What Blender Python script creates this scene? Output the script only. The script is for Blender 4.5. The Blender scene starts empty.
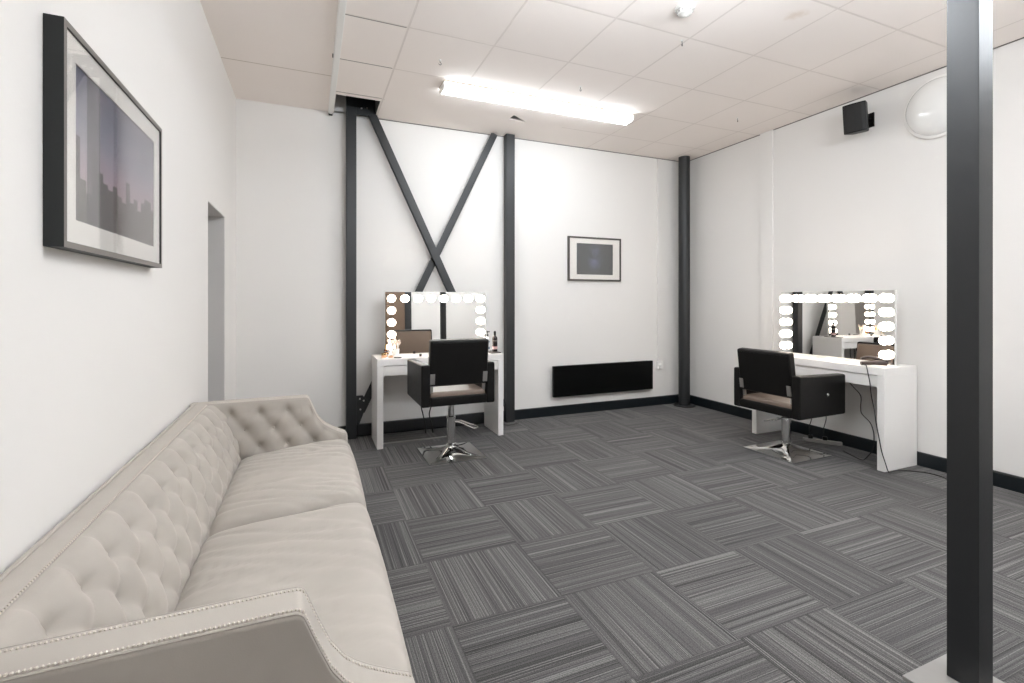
import bpy, bmesh, math, random
from mathutils import Vector, Matrix, noise

random.seed(7)
C = bpy.context.scene.collection
PI = math.pi
H = 3.052                      # ceiling height
XL, XR, YB, YF = -0.6, 4.405, 4.8, -1.6   # room planes

# ------------------------------------------------------------------ materials
def srgb(r, g, b):
    f = lambda v: (v / 255 / 12.92) if v / 255 <= 0.04045 else ((v / 255 + 0.055) / 1.055) ** 2.4
    return (f(r), f(g), f(b), 1)

class NT:
    """small node-tree helper"""
    def __init__(s, name):
        s.m = bpy.data.materials.new(name); s.m.use_nodes = True
        s.t = s.m.node_tree; s.bsdf = s.t.nodes['Principled BSDF']; s.out = s.t.nodes['Material Output']
    def n(s, typ, **kw):
        nd = s.t.nodes.new(typ)
        for k, v in kw.items(): setattr(nd, k, v)
        return nd
    def set(s, sock, v):
        if hasattr(v, 'is_output'): s.t.links.new(v, sock)
        else: sock.default_value = v
    def math(s, op, a, b=None, c=None):
        nd = s.n('ShaderNodeMath', operation=op)
        s.set(nd.inputs[0], a)
        if b is not None: s.set(nd.inputs[1], b)
        if c is not None: s.set(nd.inputs[2], c)
        return nd.outputs[0]
    def mix(s, fac, a, b, mode='MIX'):
        nd = s.n('ShaderNodeMix', data_type='RGBA', blend_type=mode)
        s.set(nd.inputs['Factor'], fac)
        s.set(nd.inputs[6], a); s.set(nd.inputs[7], b)
        return nd.outputs[2]
    def mixf(s, fac, a, b):
        nd = s.n('ShaderNodeMix', data_type='FLOAT')
        s.set(nd.inputs['Factor'], fac); s.set(nd.inputs[2], a); s.set(nd.inputs[3], b)
        return nd.outputs[0]
    def comb(s, x, y, z):
        nd = s.n('ShaderNodeCombineXYZ')
        for i, v in enumerate((x, y, z)): s.set(nd.inputs[i], v)
        return nd.outputs[0]
    def noise(s, vec, scale, detail=2, rough=.5, dim='3D'):
        nd = s.n('ShaderNodeTexNoise', noise_dimensions=dim)
        s.set(nd.inputs['Vector'], vec); nd.inputs['Scale'].default_value = scale
        nd.inputs['Detail'].default_value = detail; nd.inputs['Roughness'].default_value = rough
        return nd.outputs['Fac']
    def ramp(s, fac, stops):
        nd = s.n('ShaderNodeValToRGB'); s.set(nd.inputs[0], fac)
        cr = nd.color_ramp
        while len(cr.elements) < len(stops): cr.elements.new(0.5)
        for e, (p, c) in zip(cr.elements, stops):
            e.position = p; e.color = c if len(c) == 4 else (*c, 1)
        return nd.outputs[0]
    def step(s, v, lo, hi):
        nd = s.n('ShaderNodeMapRange', interpolation_type='SMOOTHSTEP')
        s.set(nd.inputs[0], v); nd.inputs[1].default_value = lo; nd.inputs[2].default_value = hi
        return nd.outputs[0]
    def pos(s):
        g = s.n('ShaderNodeNewGeometry'); sp = s.n('ShaderNodeSeparateXYZ')
        s.t.links.new(g.outputs['Position'], sp.inputs[0])
        return g.outputs['Position'], sp.outputs[0], sp.outputs[1], sp.outputs[2]
    def obj(s):
        g = s.n('ShaderNodeTexCoord'); sp = s.n('ShaderNodeSeparateXYZ')
        s.t.links.new(g.outputs['Object'], sp.inputs[0])
        return g.outputs['Object'], sp.outputs[0], sp.outputs[1], sp.outputs[2]
    def bump(s, h, strength=.2, dist=.01):
        nd = s.n('ShaderNodeBump'); s.set(nd.inputs['Height'], h)
        nd.inputs['Strength'].default_value = strength; nd.inputs['Distance'].default_value = dist
        s.t.links.new(nd.outputs[0], s.bsdf.inputs['Normal'])
    def col(s, v): s.set(s.bsdf.inputs['Base Color'], v)
    def rough(s, v): s.set(s.bsdf.inputs['Roughness'], v)
    def inp(s, k, v): s.set(s.bsdf.inputs[k], v)

def painted(name, col, rough=.5, var=.04, scale=6, bump=.0, bscale=120, spec=.5, metal=0.0, coat=0):
    k = NT(name); p = k.obj()[0]
    f = k.noise(p, scale, 3)
    a = tuple(min(1, c * (1 - var)) for c in col[:3]) + (1,)
    b = tuple(min(1, c * (1 + var)) for c in col[:3]) + (1,)
    k.col(k.mix(f, a, b)); k.rough(rough); k.inp('Specular IOR Level', spec); k.inp('Metallic', metal)
    if coat: k.inp('Coat Weight', coat)
    if bump: k.bump(k.noise(p, bscale, 3), bump, .004)
    return k.m

def emitter(name, col, strength):
    k = NT(name); k.col((.9, .9, .9, 1)); k.inp('Emission Color', col); k.inp('Emission Strength', strength)
    k.rough(.4)
    return k.m

M = {}
M['wall'] = painted('wall_paint', srgb(229, 227, 224), .6, .008, 1.2, .05, 90, .3)
M['white_trim'] = painted('white_trim', srgb(236, 233, 229), .5, .01, 3)
M['reveal_shaded'] = painted('reveal_shade_tone', srgb(205, 203, 201), .6, .01, 3)  # greyer than the walls: the doorway's weaker light is put into the colour
M['black_steel'] = painted('black_steel', srgb(26, 28, 30), .46, .12, 9, .06, 60, .6)
M['skirting'] = painted('skirting_gloss', srgb(15, 22, 26), .32, .1, 7, 0, 1, .5)
M['frame_black'] = painted('frame_black', srgb(26, 30, 31), .5, .1, 12)
M['frame_face'] = painted('frame_face', srgb(104, 99, 95), .32, .05, 40)
M['frame_dark'] = painted('frame_dark', srgb(78, 74, 70), .4, .08, 40)
M['mat'] = painted('mat_board', srgb(238, 234, 228), .8, .01, 20)
M['heater'] = painted('heater_black', srgb(5, 6, 6), .3, .08, 10, spec=.15)
M['plastic_black'] = painted('plastic_black', srgb(9, 9, 9), .4, .1, 30, spec=.25)
M['grille'] = painted('grille_black', srgb(16, 16, 16), .6, .3, 260, .4, 320)
M['plastic_white'] = painted('plastic_white', srgb(238, 237, 234), .35, .01, 10)
M['table_white'] = painted('table_white', srgb(240, 238, 235), .28, .008, 3, 0, 1, .5)
M['chrome'] = painted('chrome', (.78, .78, .77, 1), .08, .02, 5, metal=1.0)
M['brushed'] = painted('brushed_steel', (.62, .61, .59, 1), .3, .06, 60, metal=1.0)
M['cord'] = painted('black_cord', srgb(28, 26, 25), .5, .1, 50)
M['grey_plastic'] = painted('grey_plastic', srgb(150, 148, 145), .45, .04, 30)
M['void'] = painted('void_dark', srgb(46, 38, 30), .9, .3, 4)
M['brown_door'] = painted('brown_door', srgb(120, 98, 80), .45, .1, 3)
M['foot'] = painted('dark_wood', srgb(52, 40, 32), .4, .15, 12)
M['nail'] = painted('nail_pale', srgb(206, 198, 188), .35, .05, 30, metal=.2)
M['batten_body'] = painted('batten_body', srgb(196, 184, 168), .5, .02, 8)
M['detector_white'] = painted('detector_white', srgb(206, 204, 200), .45, .01, 10)
M['bulb'] = emitter('bulb_glow', (1.0, .86, .73, 1), 5.5)
M['tube'] = emitter('tube_glow', (.96, 1.02, 1.08, 1), 5.0)
M['fill_lamp'] = emitter('fill_lamp_glow', (.96, 1.02, 1.08, 1), 14.5)  # glow of the added fill lamps overhead
M['opal'] = painted('opal_glass', srgb(238, 238, 236), .12, .005, 3, 0, 1, .55, 0, .4)

def leather():
    k = NT('black_leather'); p = k.obj()[0]
    f = k.noise(p, 14, 4)
    k.col(k.mix(f, srgb(14, 13, 13), srgb(20, 19, 18)))
    k.rough(k.mixf(k.noise(p, 30, 3), .36, .48)); k.inp('Specular IOR Level', .2)
    v = k.n('ShaderNodeTexVoronoi', feature='DISTANCE_TO_EDGE'); k.set(v.inputs['Vector'], p); v.inputs['Scale'].default_value = 420
    k.bump(v.outputs['Distance'], .12, .0015)
    return k.m
M['leather'] = leather()
M['taupe'] = painted('taupe_leather', srgb(116, 101, 90), .42, .06, 14, .06, 260, .5)

def velvet():
    k = NT('beige_velvet'); p = k.obj()[0]
    big = k.noise(p, 3.2, 4, .55); mid = k.noise(p, 22, 3, .6)
    c = k.mix(big, srgb(163, 157, 149), srgb(184, 178, 170))
    c = k.mix(k.math('MULTIPLY', k.step(mid, .45, .8), .25), c, srgb(166, 158, 149))
    k.col(c); k.rough(.85); k.inp('Specular IOR Level', .25)
    k.inp('Sheen Weight', .35); k.inp('Sheen Roughness', .4); k.inp('Sheen Tint', (1, .96, .92, 1))
    k.bump(k.noise(p, 420, 2), .10, .002)
    return k.m
M['velvet'] = velvet()

def mirror_glass():
    k = NT('mirror_glass'); p = k.obj()[0]
    k.col(k.mix(k.noise(p, 2, 1), (.86, .85, .83, 1), (.88, .87, .85, 1)))
    k.inp('Metallic', 1.0); k.rough(.012)
    return k.m
M['mirror'] = mirror_glass()

def pane_glass():
    k = NT('pane_glass'); t = k.t
    tr = k.n('ShaderNodeBsdfTransparent'); gl = k.n('ShaderNodeBsdfGlossy'); gl.inputs['Roughness'].default_value = .03
    fr = k.n('ShaderNodeFresnel'); ge = k.n('ShaderNodeNewGeometry'); k.set(fr.inputs['IOR'], k.mixf(ge.outputs['Backfacing'], 1.5, 1 / 1.5))
    mx = k.n('ShaderNodeMixShader')
    t.links.new(fr.outputs[0], mx.inputs[0]); t.links.new(tr.outputs[0], mx.inputs[1]); t.links.new(gl.outputs[0], mx.inputs[2])
    t.links.new(mx.outputs[0], k.out.inputs[0])
    return k.m
M['glass'] = pane_glass()

def carpet():
    k = NT('carpet_tiles'); p, X, Y, Z = k.pos()
    S = .4965
    ax = k.math('DIVIDE', k.math('SUBTRACT', X, 1.015), S); ay = k.math('DIVIDE', k.math('SUBTRACT', Y, 1.355), S)
    i = k.math('FLOOR', ax); j = k.math('FLOOR', ay)
    fx = k.math('SUBTRACT', ax, i); fy = k.math('SUBTRACT', ay, j)
    par = k.math('FLOORED_MODULO', k.math('ADD', i, j), 2.0)
    u = k.mixf(par, X, Y); v = k.mixf(par, Y, X)
    seed = k.math('ADD', k.math('MULTIPLY', i, 3.71), k.math('MULTIPLY', j, 7.43))
    def stripes(su, sv, off):
        return k.noise(k.comb(k.math('MULTIPLY', u, su), k.math('MULTIPLY', v, sv), k.math('ADD', seed, off)), 1.0, 1, .5)
    s1 = stripes(26, .2, 0.0)       # broad bands
    s2 = stripes(120, .5, 3.1)      # ribs
    s3 = stripes(250, 1.2, 9.7)     # fine threads
    h = k.math('ADD', k.math('MULTIPLY', s1, .26), k.math('ADD', k.math('MULTIPLY', s2, .40), k.math('MULTIPLY', s3, .34)))
    c = k.ramp(h, [(.36, srgb(50, 49, 49)), (.45, srgb(74, 73, 73)), (.52, srgb(88, 87, 87)), (.58, srgb(102, 101, 100)), (.66, srgb(126, 124, 122))])
    d1 = k.step(stripes(185, .35, 21.3), .42, .37)     # thin dark ribs
    c = k.mix(k.math('MULTIPLY', d1, .85), c, srgb(30, 29, 29))
    l1 = k.step(stripes(230, .5, 33.9), .60, .65)      # thin pale ribs
    c = k.mix(k.math('MULTIPLY', l1, .7), c, srgb(150, 148, 146))
    # yarn grain
    g = k.noise(p, 330, 2, .6)
    c = k.mix(k.math('MULTIPLY', k.step(g, .40, .66), .38), c, srgb(124, 122, 121))
    g2 = k.noise(p, 210, 2, .6)
    c = k.mix(k.math('MULTIPLY', k.step(g2, .50, .64), .55), c, srgb(46, 45, 45))
    # tile to tile nap difference and the cut joints
    tn = k.noise(k.comb(k.math('MULTIPLY', i, 5.3), k.math('MULTIPLY', j, 3.9), 0.0), 1.0, 0)
    c = k.mix(1.0, c, k.mix(k.step(tn, .3, .7), (.90, .90, .90, 1), (1.04, 1.035, 1.03, 1)), 'MULTIPLY')
    e = k.math('MINIMUM', k.math('MINIMUM', fx, k.math('SUBTRACT', 1.0, fx)), k.math('MINIMUM', fy, k.math('SUBTRACT', 1.0, fy)))
    joint = k.step(e, .011, .003)
    c = k.mix(k.math('MULTIPLY', joint, .30), c, srgb(52, 50, 50))
    k.col(c); k.rough(.95); k.inp('Specular IOR Level', .15); k.inp('Sheen Weight', .12)
    k.bump(k.math('ADD', h, k.math('MULTIPLY', g, .5)), .35, .004)
    return k.m
M['carpet'] = carpet()

def ceiling_mat():
    k = NT('ceiling_tiles'); p, X, Y, Z = k.pos()
    def lines(co, o, s):
        a = k.math('DIVIDE', k.math('SUBTRACT', co, o), s); f = k.math('FRACT', a)
        return k.math('MULTIPLY', k.math('MINIMUM', f, k.math('SUBTRACT', 1.0, f)), s)
    d = k.math('MINIMUM', lines(X, .583 - .589, .589), lines(Y, 3.12, .6))
    line = k.step(d, .009, .004)
    tiled = k.math('GREATER_THAN', X, .19)
    plain = k.math('MULTIPLY', k.math('GREATER_THAN', Y, 3.74), k.math('MULTIPLY', k.math('GREATER_THAN', X, .60), k.math('LESS_THAN', X, 2.36)))
    line = k.math('MULTIPLY', line, k.math('SUBTRACT', 1.0, plain))
    # plain boarding left of the track has one butt joint
    dl = k.math('ABSOLUTE', k.math('SUBTRACT', Y, 4.03))
    seam = k.math('MULTIPLY', k.step(dl, .008, .003), k.math('SUBTRACT', 1.0, tiled))
    # open dark joints beside the first narrow row of tiles
    nar = k.math('MULTIPLY', k.math('LESS_THAN', X, .572), tiled)
    gap = k.math('MULTIPLY', nar, k.step(lines(Y, 3.128, .59), .006, .002))
    base = k.mix(k.noise(p, 1.3, 3), srgb(241, 233, 227), srgb(246, 239, 234))
    c = k.mix(k.math('MULTIPLY', k.math('MULTIPLY', line, tiled), .38), base, srgb(196, 186, 178))
    c = k.mix(k.math('MULTIPLY', seam, .8), c, srgb(190, 178, 166))
    c = k.mix(k.math('MULTIPLY', gap, .85), c, srgb(70, 62, 58))
    # an old brown water mark and faint specks
    dv = k.n('ShaderNodeVectorMath', operation='DISTANCE'); k.set(dv.inputs[0], p); dv.inputs[1].default_value = (2.76, 2.06, H)
    st = k.math('MULTIPLY', k.step(k.math('ADD', dv.outputs['Value'], k.math('MULTIPLY', k.noise(p, 18, 3), .12)), .14, .05), .35)
    c = k.mix(st, c, srgb(196, 172, 140))
    k.col(c); k.rough(.85); k.inp('Specular IOR Level', .2)
    k.bump(k.math('SUBTRACT', k.math('MULTIPLY', k.noise(p, 140, 3), .12), k.math('MULTIPLY', line, tiled)), .25, .006)
    return k.m
M['ceiling'] = ceiling_mat()

def city_print():
    """dusk skyline photograph: local x along the width, z up"""
    k = NT('city_print'); p, X, Y, Z = k.obj()
    sky = k.ramp(k.math('MULTIPLY_ADD', Z, 2.2, .5), [(0, srgb(190, 166, 168)), (.35, srgb(172, 154, 164)), (.62, srgb(140, 138, 152)), (1, srgb(106, 108, 122))])  # print colours paled to include the light veil reflected off its glass
    cl = k.noise(k.comb(k.math('MULTIPLY', X, 2.0), 0.0, k.math('MULTIPLY', Z, 6.0)), 2.0, 4)
    sky = k.mix(k.math('MULTIPLY', k.step(cl, .45, .75), .35), sky, srgb(170, 150, 160))
    cell = k.math('FLOOR', k.math('MULTIPLY', X, 26))
    bh = k.noise(k.comb(k.math('MULTIPLY', cell, 1.37), 4.2, 0.0), 1.0, 0)
    top = k.math('MULTIPLY_ADD', bh, .34, -.24)
    b = k.math('LESS_THAN', Z, top)
    lit = k.math('GREATER_THAN', k.noise(k.comb(k.math('MULTIPLY', X, 130), 0.0, k.math('MULTIPLY', Z, 110)), 1.0, 1), .66)
    bc = k.mix(k.math('MULTIPLY', lit, .35), srgb(104, 98, 97), srgb(160, 146, 128))
    c = k.mix(b, sky, bc)
    tower = k.math('LESS_THAN', k.math('ABSOLUTE', k.math('ADD', X, .22)), .045)
    c = k.mix(k.math('MULTIPLY', tower, .8), c, srgb(66, 62, 68))
    k.col(c); k.rough(.6)
    return k.m
M['city'] = city_print()

def dark_print():
    k = NT('dark_print'); p, X, Y, Z = k.obj()
    f = k.noise(k.comb(k.math('MULTIPLY', X, 7.0), 0.0, k.math('MULTIPLY', Z, 5.0)), 1.0, 4, .6)
    r = k.math('SQRT', k.math('ADD', k.math('POWER', k.math('MULTIPLY', X, 1.5), 2.0), k.math('POWER', k.math('SUBTRACT', Z, .02), 2.0)))
    m = k.math('MULTIPLY', k.step(r, .2, .03), k.step(f, .35, .62))
    c = k.mix(m, srgb(84, 86, 86), srgb(112, 116, 136))
    c = k.mix(k.math('MULTIPLY', k.step(f, .5, .3), .4), c, srgb(72, 76, 80))
    k.col(c); k.rough(.5)
    return k.m
M['dark_print'] = dark_print()

# ------------------------------------------------------------------ mesh helpers
def obj(name, bm, mat, parent=None, smooth=True, angle=35, loc=None):
    bmesh.ops.recalc_face_normals(bm, faces=bm.faces)
    if smooth:
        for f in bm.faces: f.smooth = True
    me = bpy.data.meshes.new(name); bm.to_mesh(me); bm.free()
    if smooth: me.set_sharp_from_angle(angle=math.radians(angle))
    me.materials.append(M[mat] if isinstance(mat, str) else mat)
    o = bpy.data.objects.new(name, me); C.objects.link(o)
    if smooth:
        wn = o.modifiers.new('weighted_normal', 'WEIGHTED_NORMAL'); wn.keep_sharp = True
    if parent: o.parent = parent
    if loc: o.location = loc
    return o

def tag(o, label=None, cat=None, group=None, kind=None):
    if label: o['label'] = label
    if cat: o['category'] = cat
    if group: o['group'] = group
    if kind: o['kind'] = kind
    return o

def thing(name, label, cat, loc=(0, 0, 0), rotz=0, group=None):
    o = bpy.data.objects.new(name, None); C.objects.link(o)
    o.empty_display_size = .1
    o.location = loc; o.rotation_euler = (0, 0, rotz)
    return tag(o, label, cat, group)

def dup(root, loc, rotz, label):
    r = root.copy(); C.objects.link(r); r.location = loc; r.rotation_euler = (0, 0, rotz); r['label'] = label
    for ch in list(root.children):
        c = ch.copy(); C.objects.link(c); c.parent = r
        for g in list(ch.children):
            d = g.copy(); C.objects.link(d); d.parent = c
    return r

def box(bm, x0, x1, y0, y1, z0, z1, bev=0, seg=2, mtx=None):
    r = bmesh.ops.create_cube(bm, size=1)
    vs = r['verts']
    for v in vs:
        v.co = Vector(((x0 + x1) / 2 + v.co.x * (x1 - x0), (y0 + y1) / 2 + v.co.y * (y1 - y0), (z0 + z1) / 2 + v.co.z * (z1 - z0)))
    fs = list({f for v in vs for f in v.link_faces})
    if bev:
        es = list({e for f in fs for e in f.edges})
        r2 = bmesh.ops.bevel(bm, geom=es, offset=bev, segments=seg, profile=.5, affect='EDGES')
        vs = list({v for f in r2['faces'] for v in f.verts} | {v for v in vs if v.is_valid})
    if mtx:
        for v in vs: v.co = mtx @ v.co
    return bm

def mkbox(*a, **k): return box(bmesh.new(), *a, **k)

def tube(bm, pts, r, seg=10, cap=True, closed=False):
    pts = [Vector(p) for p in pts]; n = len(pts)
    rs = r if isinstance(r, (list, tuple)) else [r] * n
    rings = []; up = None
    for i, p in enumerate(pts):
        if closed: t = pts[(i + 1) % n] - pts[i - 1]
        else: t = (pts[min(i + 1, n - 1)] - pts[max(i - 1, 0)])
        t.normalize()
        if up is None:
            up = t.orthogonal().normalized()
        else:
            up = (up - t * up.dot(t)); up.normalize()
        sd = t.cross(up)
        rings.append([bm.verts.new(p + (up * math.cos(2 * PI * k / seg) + sd * math.sin(2 * PI * k / seg)) * rs[i]) for k in range(seg)])
    for i in range(n if closed else n - 1):
        a, b = rings[i], rings[(i + 1) % n]
        for k in range(seg): bm.faces.new((a[k], a[(k + 1) % seg], b[(k + 1) % seg], b[k]))
    if cap and not closed:
        bm.faces.new(rings[0][::-1]); bm.faces.new(rings[-1])
    return bm

def smooth_path(pts, n=8):
    pts = [Vector(p) for p in pts]; out = []
    P = [pts[0]] + pts + [pts[-1]]
    for i in range(1, len(P) - 2):
        a, b, c, d = P[i - 1], P[i], P[i + 1], P[i + 2]
        for k in range(n):
            t = k / n
            out.append(.5 * ((2 * b) + (-a + c) * t + (2 * a - 5 * b + 4 * c - d) * t * t + (-a + 3 * b - 3 * c + d) * t ** 3))
    out.append(pts[-1]); return out

def lathe(bm, prof, seg=24, mtx=None):
    """prof: (radius, z) from bottom to top; radius 0 ends close"""
    rings = []
    for r, z in prof:
        if r < 1e-6: rings.append([bm.verts.new((0, 0, z))])
        else: rings.append([bm.verts.new((r * math.cos(2 * PI * k / seg), r * math.sin(2 * PI * k / seg), z)) for k in range(seg)])
    for a, b in zip(rings, rings[1:]):
        for k in range(seg):
            q = (k + 1) % seg
            if len(a) == 1 and len(b) == 1: continue
            if len(a) == 1: bm.faces.new((a[0], b[q], b[k]))
            elif len(b) == 1: bm.faces.new((a[k], a[q], b[0]))
            else: bm.faces.new((a[k], a[q], b[q], b[k]))
    if len(rings[0]) > 1: bm.faces.new(rings[0][::-1])
    if len(rings[-1]) > 1: bm.faces.new(rings[-1])
    if mtx:
        for v in {v for rg in rings for v in rg}: v.co = mtx @ v.co
    return bm

def grid(bm, nu, nv, fn, close_u=False):
    vs = [[bm.verts.new(fn(i, j)) for j in range(nv)] for i in range(nu)]
    for i in range(nu if close_u else nu - 1):
        for j in range(nv - 1):
            bm.faces.new((vs[i][j], vs[(i + 1) % nu][j], vs[(i + 1) % nu][j + 1], vs[i][j + 1]))
    return vs

def prism(bm, poly, y0, y1, axis='y', bev=0):
    """extrude polygon (a, b) along an axis: axis y -> (a=x, b=z); axis x -> (a=y, b=z); axis z -> (a=x, b=y)"""
    def P(a, b, t):
        return {'y': (a, t, b), 'x': (t, a, b), 'z': (a, b, t)}[axis]
    A = [bm.verts.new(P(a, b, y0)) for a, b in poly]; B = [bm.verts.new(P(a, b, y1)) for a, b in poly]
    n = len(poly); fs = [bm.faces.new(A), bm.faces.new(B[::-1])]
    for i in range(n): fs.append(bm.faces.new((A[i], B[i], B[(i + 1) % n], A[(i + 1) % n])))
    if bev:
        es = list({e for f in fs for e in f.edges})
        bmesh.ops.bevel(bm, geom=es, offset=bev, segments=2, profile=.5, affect='EDGES')
    return bm

# ------------------------------------------------------------------ room shell
def struct(name, bm, mat, **k):
    o = obj(name, bm, mat, smooth=False, **k); o['kind'] = 'structure'; return o

struct('floor', mkbox(-1.3, XR + .15, YF - .15, YB + .15, -.1, 0), 'carpet')
T = .15
b = bmesh.new()
HX0, HX1, HY0, HY1 = .2, .572, 4.37, YB          # open hole in the ceiling beside the post
xs = [XL - .75, HX0, HX1, XR + T]; ys = [YF - T, HY0, HY1, YB + T]
NX0, NX1, NY0, NY1 = 1.775, 1.98, 4.225, 4.34     # broken corner notch
ztop = H + .015
# ceiling slab as rectangles round the hole, with a triangular notch cut by polygon edges
def slab(poly): prism(b, poly, H, ztop, 'z')
slab([(xs[0], ys[0]), (xs[3], ys[0]), (xs[3], 4.2), (xs[0], 4.2)])
slab([(xs[0], 4.2), (HX0, 4.2), (HX0, ys[3]), (xs[0], ys[3])])
slab([(HX0, 4.2), (HX1, 4.2), (HX1, HY0), (HX0, HY0)])
slab([(HX0, YB), (HX1, YB), (HX1, ys[3]), (HX0, ys[3])])
slab([(HX1, 4.2), (1.74, 4.2), (1.74, ys[3]), (HX1, ys[3])])
slab([(2.0, 4.2), (xs[3], 4.2), (xs[3], ys[3]), (2.0, ys[3])])
slab([(1.74, 4.2), (2.0, 4.2), (2.0, 4.335), (1.968, 4.335), (1.785, 4.21), (1.74, 4.21)])
slab([(1.74, 4.21), (1.785, 4.21), (1.775, 4.312), (1.74, 4.312)])
slab([(1.74, 4.312), (1.775, 4.312), (1.968, 4.335), (2.0, 4.335), (2.0, ys[3]), (1.74, ys[3])])
struct('ceiling', b, 'ceiling')
b = bmesh.new()          # dark void above the hole
x0, x1, y0, y1, z1 = .0, 2.4, 4.0, YB + .12, H + .6
for q in ([x0 - .03, x0, y0, y1, ztop, z1], [x1, x1 + .03, y0, y1, ztop, z1], [x0, x1, y0 - .03, y0, ztop, z1], [x0, x1, y1, y1 + .03, ztop, z1], [x0, x1, y0, y1, z1, z1 + .03]):
    box(b, *q)
struct('trim_1', b, 'void')
# left wall with the doorway
OY0, OY1, OZ = 3.557, 4.2, 1.924
b = bmesh.new()
box(b, XL - .2, XL, YF - T, OY0, 0, H); box(b, XL - .2, XL, OY1, YB + T, 0, H); box(b, XL - .2, XL, OY0, OY1, OZ, H)
struct('wall_left', b, 'wall')
b = bmesh.new()
e = .004
box(b, XL - .6, XL - .002, OY1 - e, OY1, 0, OZ - e); box(b, XL - .6, XL - .002, OY0, OY0 + e, 0, OZ - e)
box(b, XL - .6, XL - .002, OY0, OY1, OZ - e, OZ)
box(b, XL - .64, XL - .6, OY0 - .1, OY1 + .1, 0, OZ + .1)
struct('door_2', b, 'reveal_shaded')
struct('wall_back', mkbox(XL, XR, YB, YB + T, 0, H + .5), 'wall')
struct('wall_right', mkbox(XR, XR + T, YF, YB + T, 0, H), 'wall')
struct('wall_front', mkbox(XL - T, XR + T, YF - T, YF, 0, H), 'wall')
bk = bmesh.new(); prism(bk, [(YB - .02, 0), (YB - .02, .097), (YB - .012, .105), (YB, .105), (YB, 0)], XL, XR, 'x')
struct('baseboard_back', bk, 'skirting')
bk = bmesh.new(); prism(bk, [(XR - .02, 0), (XR - .02, .097), (XR - .012, .105), (XR, .105), (XR, 0)], YF, YB - .02, 'y')
struct('baseboard_right', bk, 'skirting')
bk = bmesh.new(); box(bk, XL, XR, YF, YF + .02, 0, .105, .004)
struct('baseboard_front', bk, 'skirting')
# brown door in the wall behind the viewer (seen in the mirror)
d = struct('door_1', mkbox(.98, 1.78, YF, YF + .03, 0, 2.05, .004), 'brown_door')
b = bmesh.new(); box(b, .9, .98, YF, YF + .05, 0, 2.13, .004); box(b, 1.78, 1.92, YF, YF + .05, 0, 2.13, .004); box(b, .98, 1.78, YF, YF + .05, 2.05, 2.13, .004)
obj('door_frame', b, 'black_steel', d)
# cover strip and board joint on the right wall, conduit strip on the back wall, wall edge trims
struct('trim_2', mkbox(XR - .016, XR, 3.535, 3.685, .105, H, .003), 'wall')
b = bmesh.new(); box(b, XR - .003, XR, YF, 3.535, 1.203, 1.213); box(b, XR - .003, XR, 3.685, YB, 1.203, 1.213)
struct('trim_3', b, 'wall')
b = bmesh.new(); box(b, XR - .006, XR, YF, YB, H - .007, H); box(b, HX1, XR, YB - .006, YB, H - .007, H)
struct('trim_4', b, 'frame_face')

# ------------------------------------------------------------------ steelwork
def steel_post(name, label, cx, y0, y1, w, base=True, top=H):
    t = thing(name, label, 'post', (cx, (y0 + y1) / 2, 0))
    dy = (y1 - y0) / 2
    b = bmesh.new(); box(b, -w / 2, w / 2, -dy, dy, .0, top, .004)
    obj('shaft', b, 'black_steel', t)
    return t
p1 = steel_post('steel_post', 'dark steel post rising into the ceiling hole behind the sofa', .350, 4.70, YB - .021, .090, top=H + .45)
obj('gusset_plate', prism(bmesh.new(), [(.044, .14), (.044, .40), (.10, .40), (.15, .34), (.065, .12)], -.035, -.025), 'black_steel', p1)
obj('gusset_plate', prism(bmesh.new(), [(.044, 3.03), (.12, 3.03), (.215, 3.05), (.21, 3.3), (.044, 3.3)], -.037, -.027), 'black_steel', p1)
for x, z in ((.075, .37), (.11, .35), (.08, .27), (.09, 3.09), (.14, 3.10)):
    b = lathe(bmesh.new(), [(0, -.006), (.009, -.006), (.009, .004), (0, .006)], 6, Matrix.Translation((x, -.037, z)) @ Matrix.Rotation(PI / 2, 4, 'X'))
    obj('bolt', b, 'brushed', p1)
p2 = steel_post('steel_post', 'dark steel post at the right of the crossed braces, left of the black heater', 1.953, 4.70, YB - .021, .097)

def brace(name, label, x0, z0, x1, z1, y, w, th):
    dx, dz = x1 - x0, z1 - z0; L = math.hypot(dx, dz); nx, nz = -dz / L * w / 2, dx / L * w / 2
    b = bmesh.new()
    poly = [(x0 + nx, z0 + nz), (x0 - nx, z0 - nz), (x1 - nx, z1 - nz), (x1 + nx, z1 + nz)]
    prism(b, poly, y, y + .008)
    sg = 1
    rim = [(x0 - nx, z0 - nz), (x1 - nx, z1 - nz), (x1 - nx * .8, z1 - nz * .8), (x0 - nx * .8, z0 - nz * .8)]
    prism(b, rim, y, y + th)
    o = obj(name, b, 'black_steel'); return tag(o, label, 'brace')
brace('diagonal_brace', 'near dark diagonal brace running down rightwards from the ceiling hole across the other brace', .505, 3.12, 1.87, .17, 4.706, .078, .028)
brace('diagonal_brace', 'paler diagonal brace running up rightwards behind the other one to the ceiling', .44, .24, 1.79, 3.048, 4.745, .07, .028)
# bottom tie of the braced bay
b = bmesh.new(); box(b, .40, 1.883, 4.735, 4.775, .02, .12, .004)
tag(obj('tie_beam', b, 'black_steel'), 'dark steel tie along the floor beneath the left dressing table', 'beam')
# round column in the far corner
t = thing('round_column', 'dark round column standing in the far right corner', 'column', (4.235, 4.635, 0))
obj('shaft', lathe(bmesh.new(), [(.067, .01), (.067, H - .002)], 32), 'black_steel', t)
obj('base_plate', lathe(bmesh.new(), [(.13, 0), (.13, .008), (.126, .012), (0, .012)], 32), 'black_steel', t)
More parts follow.
